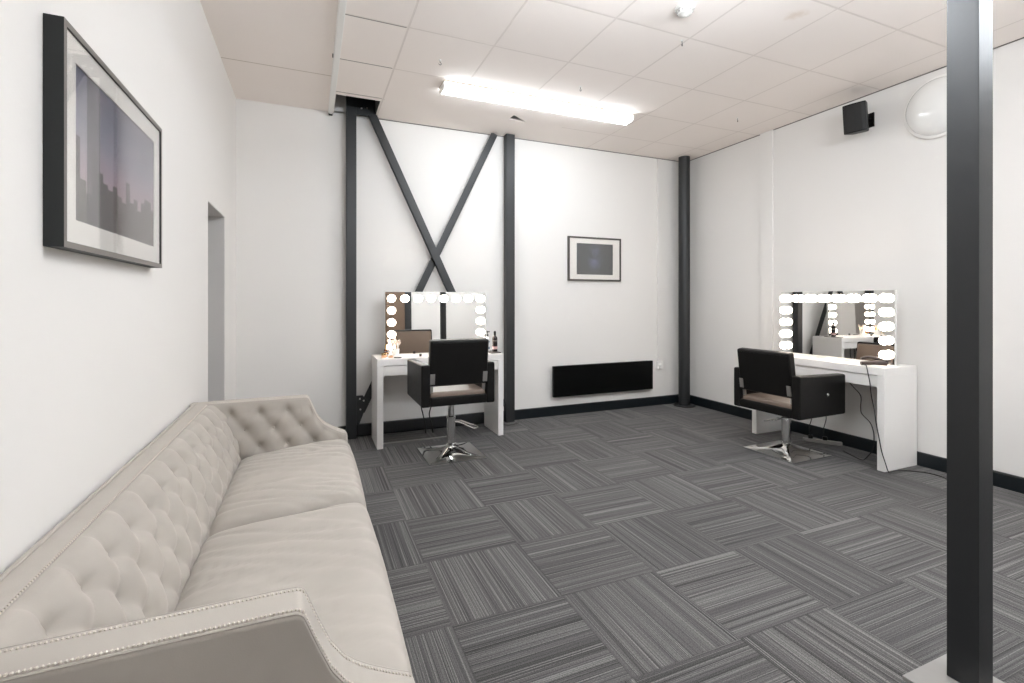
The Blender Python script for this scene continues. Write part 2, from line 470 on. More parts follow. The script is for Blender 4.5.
# the near post
t = thing('steel_post', 'large dark square post in the right foreground, nearest to the viewer', 'post', (2.043, .8975, 0))
b = bmesh.new(); box(b, -.0435, .0435, -.0435, .0435, .012, H, .003)
obj('shaft', b, 'black_steel', t)
b = bmesh.new(); box(b, -.182, .1, -.12, .102, 0, .012, .002)
obj('base_plate', b, 'grey_plastic', t)['label'] = 'grey steel floor plate'


# ------------------------------------------------------------------ sofa
def arm_top(x):
    pts = [(-.62, .735), (-.05, .735), (-.022, .734), (-.012, .728), (-.004, .708), (.013, .666), (.035, .617), (.062, .58), (.085, .561), (.11, .545), (.15, .524), (.196, .503), (.25, .49)]
    for (a, za), (c, zc) in zip(pts, pts[1:]):
        if x <= c: return za + (zc - za) * (x - a) / (c - a)
    return pts[-1][1]
sofa = thing('sofa', 'beige velvet two seater sofa with button tufted back along the left wall', 'sofa', (-.2, 2.0, 0))
SO = Vector((-.2, 2.0, 0))
SY0, SY1 = .936, 3.085          # outer faces of the arms
AY0, AY1 = 1.029, 2.99          # inner faces
VZ0, RISE = .66, .0785          # button row heights
du = .149
def tuft(u, v, u0, duu, dv, A=.013, D=.034):
    """u along, v from the first button row downwards; buttons in a diamond lattice"""
    a = (u - u0) / duu; c = v / dv
    p, q = (a + c) / 2, (a - c) / 2        # buttons where (a + c) even integers
    sa, sb = abs(math.sin(PI * p)), abs(math.sin(PI * q))
    hgt = A * ((sa * sb + 1e-9) ** .75)
    # distance to nearest button
    best = 9
    for cc in (math.floor(c), math.floor(c) + 1):
        a0 = round((a - cc) / 2) * 2 + cc
        best = min(best, math.hypot((a - a0) * duu, (c - cc) * dv))
    return hgt - D * math.exp(-(best / .021) ** 1.05)
# backrest: cross-section path swept along y
path = []
def arc(cx, cz, r, a0, a1, n):
    return [(cx + r * math.cos(math.radians(a0 + (a1 - a0) * k / n)), cz + r * math.sin(math.radians(a0 + (a1 - a0) * k / n))) for k in range(n + 1)]
path += [(-.59, .14), (-.59, .4), (-.59, .68)]
path += arc(-.572, .717, .018, 180, 90, 5)
path += [(-.569, .7355), (-.567, .733), (-.563, .735), (-.54, .737), (-.522, .736)]
path += arc(-.517, .727, .009, 80, 10, 3)
i_t0 = len(path)
NT_ = 52
BZ = ((-.510, .730), (-.412, .705), (-.350, .42))
def bez(t):
    return tuple((1 - t) ** 2 * a + 2 * t * (1 - t) * b_ + t * t * c_ for a, b_, c_ in zip(*BZ))
_fine = [bez(k / 400) for k in range(401)]; _len = [0]
for a, b_ in zip(_fine, _fine[1:]): _len.append(_len[-1] + math.hypot(b_[0] - a[0], b_[1] - a[1]))
tl = _len[-1]
def on_back(s_):
    k = min(range(401), key=lambda q: abs(_len[q] - s_)); k0, k1 = max(0, k - 3), min(400, k + 3)
    dx, dz = _fine[k1][0] - _fine[k0][0], _fine[k1][1] - _fine[k0][1]; L_ = math.hypot(dx, dz)
    return _fine[k], Vector((-dz / L_, 0, dx / L_))
TP = [on_back(tl * k / NT_) for k in range(NT_ + 1)]
for q, _ in TP: path.append(q)
i_t1 = len(path)
path += [(-.345, .38), (-.345, .14)]
NYB = 210
v0 = _len[min(range(401), key=lambda q: abs(_fine[q][1] - .68))]
row_dv = .096
UB, DB = 1.317, .1465
Y0b, Y1b = SY0 + .02, SY1 - .02
def back_pt(i, j):
    y = Y0b + (Y1b - Y0b) * i / (NYB - 1); x, z = path[j]
    off = 0; nrm = Vector((1, 0, 0))
    if i_t0 <= j < i_t1:
        nrm = TP[j - i_t0][1]
        if nrm.x < 0: nrm = -nrm
        s_ = (j - i_t0) / NT_ * tl
        fall = min(1, s_ / .03) * min(1, (tl - s_) / .02)
        vv = s_ - v0
        if vv < 0:      # above the first row: pleats run straight up to the rail
            a = (y - UB) / DB
            d_ = abs((a - round(a)) * DB)
            off = .012 * (1 - math.exp(-(d_ / .018) ** 1.2)) ** .8
            off -= .034 * math.exp(-(math.hypot(d_, vv) / .021) ** 1.05)
        else:
            off = tuft(y, vv, UB, DB / 2, row_dv)
        off *= fall
    return Vector((x, y, z)) + nrm * off - SO
bm = bmesh.new(); grid(bm, NYB, len(path), back_pt)
vs0 = [v for v in bm.verts]
bk = obj('backrest', bm, 'velvet', sofa, angle=60)
# buttons of the back
def button_at(p, n, parent, r=.0085):
    bm = bmesh.new()
    q = Vector((0, 0, 1)).rotation_difference(n).to_matrix().to_4x4()
    lathe(bm, [(.0, -.004), (r, -.003), (r, .001), (r * .75, .0035), (r * .35, .005), (0, .0053)], 10)
    for v in bm.verts: v.co = q @ v.co
    return obj('button', bm, 'velvet', parent, loc=p)
btn = None
for row in range(4):
    s_ = v0 + row * row_dv
    if s_ > tl - .02: break
    (x, z), nrm = on_back(s_)
    if nrm.x < 0: nrm = -nrm
    y = UB - 2 * DB + (DB / 2 if row % 2 else 0)
    while y < AY1 - .02:
        if y > AY0 + .02:
            p = Vector((x, y, z)) - SO + nrm * (-.0285)
            button_at(p, nrm, bk)
        y += DB
# rail piping
b = bmesh.new()
for px_, pz_ in ((-.567, .7365), (-.509, .7315)):
    tube(b, [Vector((px_, Y0b + (Y1b - Y0b) * k / 40, pz_)) - SO for k in range(41)], .0028, 6)
obj('piping', b, 'velvet', bk)
b = bmesh.new()
for px_, pz_ in ((-.5085, .7345),):
    for k in range(int((AY1 - AY0) / .009)):
        bmesh.ops.create_icosphere(b, subdivisions=1, radius=.0028, matrix=Matrix.Translation(Vector((px_, AY0 + .009 * k, pz_)) - SO))
nl = obj('nailhead_trim', b, 'nail', sofa); nl['kind'] = 'stuff'

def make_arm(yin, yout, tufted):
    sgn = 1 if yout > yin else -1
    xs_ = [-.59 + .5 * k / 60 for k in range(60)] + [-.09 + .28 * k / 64 for k in range(65)] + [.196, .2, .2015]
    NZ = 44
    def ring(i, j):
        x = xs_[i]; tz = arm_top(x); zb = .14
        shrink = 0
        if x > .188: shrink = .012 * (1 - math.sqrt(max(0, 1 - ((x - .188) / .0136) ** 2)))
        r = .012
        yi, yo = yin + sgn * shrink, yout - sgn * shrink
        tz -= shrink
        if j <= NZ:                                   # inner face upwards
            z = zb + (tz - r - zb) * j / NZ; y = yi
            if tufted:
                hz = z
                o = tuft(x, .67 - hz, -.262, .0705, .0945, .013, .034) if hz < .67 else (.008 * (1 - math.exp(-(abs(((x + .262) / .141) - round((x + .262) / .141)) * .141 / .016) ** 1.2)) ** .7 - .034 * math.exp(-(math.hypot((((x + .262) / .141) - round((x + .262) / .141)) * .141, hz - .67) / .021) ** 1.05))
                fall = max(0, min(1, (tz - r - z) / .03)) * max(0, min(1, (.17 - x) / .06))
                y -= sgn * o * fall
            return Vector((x, y, z)) - SO
        k = j - NZ
        if k <= 4:
            a = PI / 2 * k / 4
            return Vector((x, yi + sgn * (r - r * math.cos(a)), tz - r + r * math.sin(a))) - SO
        if k <= 6:
            f = (k - 4) / 3
            return Vector((x, yi + sgn * r + (yo - sgn * r - yi - sgn * r) * f, tz + .002 * math.sin(PI * f))) - SO
        if k <= 11:
            a = PI / 2 * (k - 7) / 4
            return Vector((x, yo - sgn * (r - r * math.sin(a)), tz - r + r * math.cos(a))) - SO
        f = (k - 11) / 10
        return Vector((x, yo, tz - r - (tz - r - zb) * f)) - SO
    bm = bmesh.new(); nj = NZ + 22
    vs = grid(bm, len(xs_), nj, ring)
    bm.faces.new(vs[-1]); bm.faces.new(vs[0][::-1])
    ar = obj('armrest', bm, 'velvet', sofa, angle=50)
    # nail rows on both top edges, down the swoop to the front
    b = bmesh.new()
    pth = [(-.50, arm_top(-.50))]
    x = -.50; L = 0
    while x < .195:
        x2 = x + .001; L += math.hypot(.001, arm_top(x2) - arm_top(x)); x = x2
        if L > .0066:
            pth.append((x, arm_top(x))); L = 0
    sl = lambda x: (arm_top(x + .003) - arm_top(x - .003)) / .006
    for off in ((.020, .084) if abs(yout - yin) > .09 else (.020, abs(yout - yin) - .012)):
        for (x, z) in pth:
            bmesh.ops.create_icosphere(b, subdivisions=1, radius=.0028, matrix=Matrix.Translation(Vector((x, yin + sgn * off, z + .0015)) - SO))
    n_ = obj('nailhead_trim', b, 'nail', ar); n_['kind'] = 'stuff'
    b = bmesh.new()
    for off in (.004, abs(yout - yin) - .004):
        tube(b, [Vector((x, yin + sgn * off, arm_top(x) - .003)) - SO for x in xs_[:-3]], .0026, 6)
    obj('piping', b, 'velvet', ar)
    return ar
near_arm = make_arm(AY0, SY0, False)
far_arm = make_arm(AY1, SY1, True)
for row, (z, xs0) in enumerate(((.67, (-.262, -.121)), (.5755, (-.3325, -.1915, -.0505)), (.481, (-.262, -.121, .02)))):
    for x in xs0:
        p = Vector((x, AY1 + .0275, z)) - SO
        bo = button_at(p, Vector((0, -1, 0)), far_arm)
# base and feet
obj('seat_base', mkbox(-.585, .19, AY0 - .02, AY1 + .02, .10, .33, .01, mtx=Matrix.Translation(-SO)), 'velvet', sofa)
for fx_ in (-.54, .14):
    for fy_ in (.97, 3.03):
        obj('foot', lathe(bmesh.new(), [(.018, 0), (.022, .01), (.028, .1), (.03, .14)], 14, Matrix.Translation(Vector((fx_, fy_, 0)) - SO)), 'foot', sofa)
# two loose looking seat cushions
def seat_cushion(y0, y1, seed):
    bm = bmesh.new(); NU, NV = 70, 84
    def cs(k, n): return -math.cos(PI * k / (n - 1)) * .5 + .5 if False else None
    def ease(k, n):
        t = 2 * k / (n - 1) - 1
        return math.copysign(1 - (1 - abs(t)) ** 1.6, t)
    x0, x1 = -.375, .224
    def pt(i, j):
        u, v = ease(i, NU), ease(j, NV)
        x = (x0 + x1) / 2 + (x1 - x0) / 2 * u; y = (y0 + y1) / 2 + (y1 - y0) / 2 * v
        eu = (1 - abs(u) ** 12) ** .40; ev = (1 - abs(v) ** 20) ** .38
        edge = max(0, eu * ev)
        zt = .450 + .052 * ((u + 1) / 2) ** .8 + .012 * (1 - u * u) * (1 - v * v)
        # soft creases fanning from the back towards the front
        w = noise.noise(Vector((x * 2.2 + y * .9, y * 6 - x * 4, seed))) * .009 + noise.noise(Vector((x * 4 + y, y * 12 - x * 9, seed + 4))) * .003
        cr = noise.noise(Vector((x * 3, y * 14 + x * 6, seed + 9)))
        w -= .011 * math.exp(-(cr / .12) ** 2) * (.35 + .65 * max(0, noise.noise(Vector((x * 3, y * 3, seed + 2))) + .4))
        z = .30 + (zt - .30 + w * (edge ** .5)) * edge
        bulge = .010 * (1 - v * v) * (u if u > 0 else 0) ** 6 if u > 0 else 0
        return Vector((x + bulge, y, z)) - SO
    vs = grid(bm, NU, NV, pt)
    ring = [vs[i][0] for i in range(NU)] + [vs[-1][j] for j in range(1, NV)] + [vs[i][-1] for i in range(NU - 2, -1, -1)] + [vs[0][j] for j in range(NV - 2, 0, -1)]
    bm.faces.new(ring)
    return obj('seat_cushion', bm, 'velvet', sofa, angle=70)
seat_cushion(AY0 - .012, 2.066, 1.3)
seat_cushion(2.072, AY1 + .004, 5.1)

# ------------------------------------------------------------------ pictures
def picture(name, label, loc, rotz, W, Ht, depth, fw, mat_w, printer, face, side, mat_out=None):
    """local: x width, z up, front faces -y, back on y = 0"""
    t = thing(name, label, 'picture', loc, rotz)
    w, h = W / 2, Ht / 2
    b = bmesh.new()
    for q in ((-w, w, h - fw, h), (-w, w, -h, -h + fw)): box(b, q[0], q[1], -depth, 0, q[2], q[3])
    for q in ((-w, -w + fw), (w - fw, w)): box(b, q[0], q[1], -depth, 0, -h + fw, h - fw)
    fr = obj('frame', b, side, t, smooth=False)
    fr.data.materials.append(M[face])
    for p in fr.data.polygons:
        if p.normal.y < -.9: p.material_index = 1
    iw, ih = w - fw, h - fw
    mw, mh = mat_w if isinstance(mat_w, tuple) else (mat_w, mat_w)
    b = bmesh.new()
    for q in ((-iw, iw, ih - mh, ih), (-iw, iw, -ih, -ih + mh), (-iw, -iw + mw, -ih + mh, ih - mh), (iw - mw, iw, -ih + mh, ih - mh)):
        box(b, q[0], q[1], -depth + .006, -depth + .009, q[2], q[3])
    obj('mount', b, 'mat', t, smooth=False)
    obj('print', mkbox(-iw + .002, iw - .002, -depth + .009, -depth + .012, -ih + .002, ih - .002), printer, t, smooth=False)
    obj('glass', mkbox(-iw, iw, -depth + .002, -depth + .004, -ih, ih), 'glass', t, smooth=False)
    return t
# left wall: local -y faces +x  -> rotate +90
picture('framed_picture', 'framed city dusk photograph high on the left wall above the sofa', (XL + .001, (1.491 + 2.337) / 2 + .025, 1.705), PI / 2, .846, .566, .04, .016, (.065, .062), 'city', 'frame_face', 'frame_black')
picture('framed_picture', 'small framed dark print on the back wall above the black heater', (3.05, YB - .001, 1.769), 0, .715, .508, .022, .02, (.092, .055), 'dark_print', 'frame_dark', 'frame_dark')

# ------------------------------------------------------------------ heater, socket, conduit
t = thing('wall_heater', 'long black flat panel heater low on the back wall', 'heater', (3.15, YB, .39))
b = bmesh.new(); box(b, -.678, .678, -.085, -.05, -.172, .172, .006)
obj('panel', b, 'heater', t)
b = bmesh.new(); box(b, -.672, .672, -.05, -.043, -.166, .166); 
for x in (-.45, .45): box(b, x - .03, x + .03, -.043, -.0, -.12, .12)
obj('bracket', b, 'plastic_black', t)
b = bmesh.new()
for k in range(40): box(b, -.62 + k * .031, -.60 + k * .031, -.078, -.056, .1715, .1735)
obj('top_vent', b, 'plastic_black', t)
t = thing('wall_socket', 'small white switched socket on the back wall right of the heater', 'socket', (3.985, YB, .485))
obj('face_plate', mkbox(-.043, .043, -.03, 0, -.043, .055, .004), 'plastic_white', t)
obj('rocker_switch', mkbox(.012, .028, -.035, -.03, .01, .034, .001), 'plastic_white', t)
obj('plug', mkbox(-.03, .008, -.06, -.03, -.035, .012, .005), 'plastic_white', t)
b = bmesh.new(); box(b, 3.95, 4.005, YB - .018, YB, .545, H - .011, .004)
tag(obj('conduit', b, 'wall'), 'white vertical cable conduit running from the ceiling to the wall socket', 'conduit')

# ------------------------------------------------------------------ speaker, dome lamp, ceiling things
t = thing('wall_speaker', 'small black loudspeaker on a bracket high on the right wall', 'speaker', (XR, 2.615, 2.825))
R1 = Matrix.Translation((-.155, .0, 0)) @ Matrix.Rotation(math.radians(14), 4, 'Z') @ Matrix.Rotation(math.radians(-9), 4, 'Y')
b = bmesh.new()
prism(b, [(-.065, -.085), (-.075, -.06), (-.078, 0), (-.075, .06), (-.065, .085), (.05, .062), (.065, .04), (.065, -.04), (.05, -.062)], -.118, .118, 'z', .006)
for v in b.verts: v.co = R1 @ v.co
obj('cabinet', b, 'plastic_black', t)
b = bmesh.new()
prism(b, [(-.068, -.078), (-.079, -.055), (-.083, 0), (-.079, .055), (-.068, .078), (-.062, .078), (-.062, -.078)], -.108, .108, 'z', .002)
for v in b.verts: v.co = R1 @ v.co
obj('grille', b, 'grille', t)
b = bmesh.new(); box(b, -.012, 0, -.045, .02, -.06, .06, .003); tube(b, [(-.01, -.01, 0), (-.05, -.008, 0), (-.1, .0, 0)], .014, 12)
lathe(b, [(0, -.02), (.02, -.02), (.02, .02), (0, .02)], 14, Matrix.Translation((-.06, -.006, 0)))
obj('bracket', b, 'plastic_black', t)

t = thing('dome_lamp', 'large round white dome lamp on the right wall partly behind the near post', 'lamp', (XR, 2.11, 2.76))
RX = Matrix.Rotation(-PI / 2, 4, 'Y')
obj('base_ring', lathe(bmesh.new(), [(.232, 0), (.236, .012), (.23, .024), (.218, .028), (0, .028)], 56, RX), 'plastic_white', t)
obj('diffuser', lathe(bmesh.new(), [(.214, .026), (.208, .045), (.19, .065), (.155, .085), (.11, .098), (.06, .105), (0, .107)], 56, RX), 'opal', t)

t = thing('smoke_detector', 'round white smoke detector on the ceiling at the top edge', 'detector', (2.075, 2.265, H))
FZ = Matrix.Rotation(PI, 4, 'X')
obj('base', lathe(bmesh.new(), [(.058, 0), (.058, .012), (.052, .018), (0, .018)], 32, FZ), 'detector_white', t)
b = lathe(bmesh.new(), [(.045, .018), (.046, .028), (.038, .043), (.03, .047), (.018, .050), (.012, .056), (0, .056)], 32, FZ)
obj('sensor_head', b, 'detector_white', t)
b = bmesh.new()
for k in range(12):
    a = 2 * PI * k / 12
    box(b, -.004, .004, .036, .0472, -.034, -.026, mtx=Matrix.Rotation(a, 4, 'Z'))
obj('vent_slot', b, 'grey_plastic', t)

# ceiling hooks
hk = None
hooks = [(.874, 3.45, 'tiny ceiling hook left of the lit batten lamp'), (2.05, 3.435, 'tiny ceiling hook above the middle of the batten lamp'),
         (2.32, 2.56, 'tiny ceiling hook just below the smoke detector'), (3.80, 3.44, 'tiny ceiling hook nearest to the far right corner')]
for x, y, lab in hooks:
    if hk is None:
        hk = thing('ceiling_hook', lab, 'hook', (x, y, H), 0, 'small hooks screwed in the ceiling')
        obj('rose', lathe(bmesh.new(), [(.009, 0), (.0085, .003), (.004, .006), (0, .006)], 14, FZ), 'plastic_white', hk)
        b = bmesh.new(); tube(b, [(0, 0, -.006), (0, 0, -.02)] + [(.009 * math.sin(a), 0, -.029 + .009 * math.cos(a)) for a in [k * PI / 6 for k in range(0, 10)]], .0022, 8)
        obj('eye', b, 'frame_dark', hk)
    else: dup(hk, (x, y, H), .4, lab)

# curtain track on the ceiling
t = thing('ceiling_track', 'white curtain track on the ceiling ending above the left post', 'track', (.172, 1.9, H))
b = bmesh.new(); box(b, -.022, .022, -3.4, 2.86, -.028, 0, .003)
box(b, -.012, .012, -3.4, 2.86, -.034, -.028)
obj('rail', b, 'plastic_white', t)
b = bmesh.new(); box(b, -.018, .016, 2.86, 2.872, -.045, -.008, .002)
obj('end_cap', b, 'plastic_black', t)
for y in (1.75, -.2): obj('clip', mkbox(-.030, -.022, y - .01, y + .01, -.030, -.008, .002), 'frame_dark', t)

# batten lamps
def batten(label, x, y, L):
    t = thing('batten_lamp', label, 'lamp', (x, y, H), 0, 'ceiling batten lamps')
    b = bmesh.new(); box(b, -L / 2, L / 2, -.08, .08, -.012, 0, .002)
    obj('body', b, 'batten_body', t)
    prof = [(-.072, -.012), (-.075, -.04), (-.066, -.054), (-.045, -.062), (.045, -.062), (.066, -.054), (.075, -.04), (.072, -.012)]
    obj('diffuser', prism(bmesh.new(), prof, -L / 2 + .012, L / 2 - .012, 'x'), 'tube', t)
    for s in (-1, 1):
        e0 = s * (L / 2 - .012); e1 = s * L / 2
        prof2 = [(y_ * 1.03, z_ * 1.02) for y_, z_ in prof]
        obj('end_cap', prism(bmesh.new(), prof2, min(e0, e1), max(e0, e1), 'x'), 'plastic_white', t)
    return t
bl = batten('long lit white batten lamp on the ceiling before the back wall', 1.90, 3.825, 1.84)
# added out-of-view fill lamps, hung as tubes to brighten the room
def fill_lamp(label, x, y, L, z):
    t = thing('added_fill_lamp', label, 'lamp', (x, y, H), 0, 'added fill lamps above the view')
    d = z - H
    prof = [(.05 * math.cos(2 * PI * k / 16), d + .05 * math.sin(2 * PI * k / 16)) for k in range(16)]
    obj('diffuser', prism(bmesh.new(), prof, -L / 2 + .012, L / 2 - .012, 'x'), 'fill_lamp', t)
    for s in (-1, 1):
        a, c = sorted((s * (L / 2 - .012), s * L / 2))
        obj('end_cap', prism(bmesh.new(), [(p * 1.06, d + (q - d) * 1.06) for p, q in prof], a, c, 'x'), 'plastic_white', t)
        obj('hanger', tube(bmesh.new(), [(s * L * .4, 0, d + .045), (s * L * .4, 0, 0)], .004, 8), 'brushed', t)
    return t
pl_ = fill_lamp('added fill lamp over the sofa end of the room, above the view', 1.35, 1.35, 1.6, 2.65)
dup(pl_, (2.75, .35, H), 0, 'added fill lamp beside the near dark post, above the view')

# ------------------------------------------------------------------ dressing tables
def dressing_table(label, loc, rotz):
    """local: x width, front at y = 0 facing -y, depth .41"""
    t = thing('dressing_table', label, 'table', loc, rotz, 'white dressing tables')
    W, D, Z = 1.175, .41, .78
    obj('tabletop', mkbox(-W / 2, W / 2, 0, D, Z - .06, Z, .0025), 'table_white', t)
    for s in (-1, 1):
        a, c = sorted((s * W / 2, s * (W / 2 - .052)))
        obj('leg', mkbox(a, c, 0, D, 0, Z - .06, .0025), 'table_white', t)
    dr = obj('drawer', mkbox(-W / 2 + .054, W / 2 - .054, .012, .35, .63, .716, .002), 'table_white', t)
    obj('back_panel', mkbox(-W / 2 + .052, W / 2 - .052, D - .02, D - .003, .62, Z - .06, .001), 'table_white', t)
    return t
TL = dressing_table('white dressing table by the back wall between the two dark posts', (1.118, 4.285, 0), 0)
TR = dup(TL, (3.973, 2.838, 0), -PI / 2, 'white dressing table along the right wall with a cord over its front')

# ------------------------------------------------------------------ lighted mirrors
def hollywood_mirror(label, loc, rotz):
    """local: x width, front y = 0 facing -y"""
    t = thing('lighted_mirror', label, 'mirror', loc, rotz, 'mirrors ringed with bulbs')
    W, Z0, Z1 = .49, .006, .592
    obj('backing_panel', mkbox(-W, W, .004, .03, Z0, Z1, .002), 'plastic_white', t)
    obj('mirror_glass', mkbox(-W + .002, W - .002, 0, .005, Z0 + .002, Z1 - .002), 'mirror', t, smooth=False)
    obj('foot', mkbox(-W - .0, W + .0, -.004, .03, 0, .006, .001), 'plastic_white', t)
    pts = [(-.4322 + .1235 * k, .528) for k in range(8)]
    for k in range(4):
        pts += [(-.4322, .528 - .111 * (k + 1)), (.4322, .528 - .111 * (k + 1))]
    RY = Matrix.Rotation(PI / 2, 4, 'X')
    first = None
    for x, z in pts:
        if first is None:
            b = lathe(bmesh.new(), [(.0, .004), (.016, .005), (.026, .011), (.033, .022), (.035, .032), (.033, .044), (.025, .056), (.012, .0625), (0, .0635)], 20, RY)
            first = obj('bulb', b, 'bulb', t, loc=(x, 0, z))
            sk = lathe(bmesh.new(), [(.024, 0), (.024, .003), (.018, .006), (0, .006)], 18, RY)
            fs = obj('socket', sk, 'plastic_white', first)
        else:
            o = first.copy(); C.objects.link(o); o.parent = t; o.location = (x, 0, z)
            q = fs.copy(); C.objects.link(q); q.parent = o
    return t
ML = hollywood_mirror('bulb lit mirror on the left table before the crossed braces', (1.122, 4.52, .7805), 0)
ML.rotation_euler = (math.radians(-1.2), 0, math.radians(-.57))
MR = dup(ML, (4.17, 2.78, .7805), -PI / 2, 'bulb lit mirror on the right table against the right wall')

# ------------------------------------------------------------------ salon chairs
def salon_chair(label, loc, rotz, w, d, h, zb, body_off, base_rot, lever_ang, knob):
    """local: forward +y, right +x, origin on the floor under the column"""
    t = thing('salon_chair', label, 'chair', loc, rotz, 'black salon chairs at the dressing tables')
    ox, oy = body_off
    x0, x1, y0, y1 = ox - w / 2, ox + w / 2, oy - d / 2, oy + d / 2
    at = .07
    for s in (-1, 1):
        a, c = sorted(((x0 if s < 0 else x1), (x0 + at if s < 0 else x1 - at)))
        b = bmesh.new(); box(b, a, c, y0, y1, zb, zb + h, .014, 3)
        for v in b.verts:                     # softly padded outer faces, top falls a little to the front
            f = (v.co.y - y0) / d
            v.co.z -= (.014 * f) * ((v.co.z - zb) / h)
        arm = obj('armrest', b, 'leather', t, angle=50)
        if knob:
            sx = x0 if s < 0 else x1
            k_ = lathe(bmesh.new(), [(0, 0), (.013, 0), (.013, .006), (.008, .01), (0, .01)], 14, Matrix.Translation((sx, y0 + d * .58, zb + h * .52)) @ Matrix.Rotation(s * PI / 2, 4, 'Y'))
            obj('knob', k_, 'chrome', arm)
    obj('rear_rail', mkbox(x0 + at - .004, x1 - at + .004, y0 + .004, y0 + .05, zb + .002, zb + .072, .010, 3), 'leather', t)
    obj('front_rail', mkbox(x0 + at - .004, x1 - at + .004, y1 - .05, y1 - .012, zb + .002, zb + .06, .008, 3), 'leather', t)
    b = bmesh.new(); box(b, x0 + at, x1 - at, y0 + .02, y1 - .002, zb + .03, zb + .108, .022, 4)
    obj('seat', b, 'taupe', t, angle=50)
    # backrest, leaning a little to the rear
    bw = w * .79
    b = bmesh.new(); box(b, -bw / 2, bw / 2, -.035, .035, 0, .352, .016, 4)
    lean = Matrix.Translation((ox, y0 + .045, zb + .155)) @ Matrix.Rotation(math.radians(8), 4, 'X')
    for v in b.verts:
        if v.co.y > .0: v.co.y += .018 * math.sin(PI * max(0, min(1, v.co.z / .345)))
        v.co = lean @ v.co
    bk = obj('backrest', b, 'leather', t, angle=50)
    b = bmesh.new(); box(b, -bw / 2 + .012, bw / 2 - .012, .0, .046, .012, .333, .016, 4)
    for v in b.verts:
        if v.co.y > .03: v.co.y += .016 * math.sin(PI * max(0, min(1, v.co.z / .345)))
        v.co = lean @ v.co
    obj('back_pad', b, 'taupe', t, angle=50)['label'] = 'taupe brown padded front'
    b = bmesh.new()
    for z in (.012, .333): tube(b, [lean @ Vector((-bw / 2 + .015, -.0355, z)), lean @ Vector((bw / 2 - .015, -.0355, z))], .0022, 6)
    obj('piping', b, 'leather', bk)
    for s in (-1, 1):
        b = bmesh.new()
        xx = s * (bw / 2 - .022)
        box(b, xx - .018, xx + .018, -.041, -.034, .02, .10, .002, mtx=lean)
        for z in (.035, .085): lathe(b, [(0, 0), (.005, 0), (.005, .003), (0, .004)], 8, lean @ Matrix.Translation((xx, -.041, z)) @ Matrix.Rotation(PI / 2, 4, 'X'))
        obj('hinge_bracket', b, 'brushed', t)
        # strut from the bracket to the rear rail inside of the arm
        b = bmesh.new(); box(b, xx - .012, xx + .012, .015 - .035, .03 - .035, -.06, .05, .002, mtx=lean)
        obj('back_strut', b, 'brushed', t)
    # under frame, column, base
    b = bmesh.new(); box(b, x0 + .1, x1 - .1, y0 + .10, y1 - .10, zb - .012, zb + .05, .004); 
    box(b, -.09, .09, -.09, .09, zb - .03, zb - .012, .004)
    obj('under_plate', b, 'plastic_black', t)
    b = lathe(bmesh.new(), [(.042, .085), (.042, .09), (.036, .095), (.036, .30), (.039, .302), (.039, .318), (.027, .322), (.027, zb - .028)] if zb > .42 else
              [(.042, .085), (.042, .09), (.036, .095), (.036, .28), (.039, .282), (.039, .296), (.027, .30), (.027, zb - .028)], 28)
    obj('column', b, 'chrome', t)
    hs = .235; NB = 40
    bm = bmesh.new()
    def bp(i, j):
        x = -hs + 2 * hs * i / NB; y = -hs + 2 * hs * j / NB
        r = max(abs(x), abs(y)) / hs
        z = .010 + .078 * max(0, 1 - r / .93) ** 2.4
        ridge = abs(abs(x) - abs(y)) / hs
        z += .012 * math.exp(-(ridge / .12) ** 2) * max(0, 1 - r) ** .8 * min(1, r * 5)
        return Vector((x, y, z))
    vs = grid(bm, NB + 1, NB + 1, bp)
    rim = [vs[i][0] for i in range(NB + 1)] + [vs[-1][j] for j in range(1, NB + 1)] + [vs[i][-1] for i in range(NB - 1, -1, -1)] + [vs[0][j] for j in range(NB - 1, 0, -1)]
    low = [bm.verts.new((v.co.x, v.co.y, 0)) for v in rim]
    for k in range(len(rim)): bm.faces.new((rim[k], low[k], low[(k + 1) % len(low)], rim[(k + 1) % len(rim)]))
    bm.faces.new(low)
    for v in bm.verts: v.co = Matrix.Rotation(base_rot, 4, 'Z') @ v.co
    obj('base', bm, 'chrome', t, angle=50)
    # pump lever: bent chrome loop
    A = Matrix.Rotation(lever_ang, 4, 'Z')
    zl = .285
    lp = [(.035, -.02, zl - .01), (.08, -.03, zl - .015), (.16, -.045, zl - .05), (.205, -.05, zl - .065), (.225, .0, zl - .068), (.205, .05, zl - .065), (.16, .045, zl - .05), (.08, .03, zl - .015), (.035, .02, zl - .01)]
    b = bmesh.new(); tube(b, [A @ p for p in smooth_path(lp, 5)], .006, 10)
    obj('pump_lever', b, 'chrome', t)
    return t
SCL = salon_chair('black salon chair facing the left mirror, its back turned to the viewer', (1.09, 3.935, 0), 0.0, .58, .575, .318, .492, (-.045, -.115), 0, -.25, False)
SCR = salon_chair('black salon chair facing the right mirror, set lower and seen from its side', (3.735, 2.875, 0), -PI / 2 + .03, .60, .56, .332, .383, (.062, -.072), .0, 2.9, True)

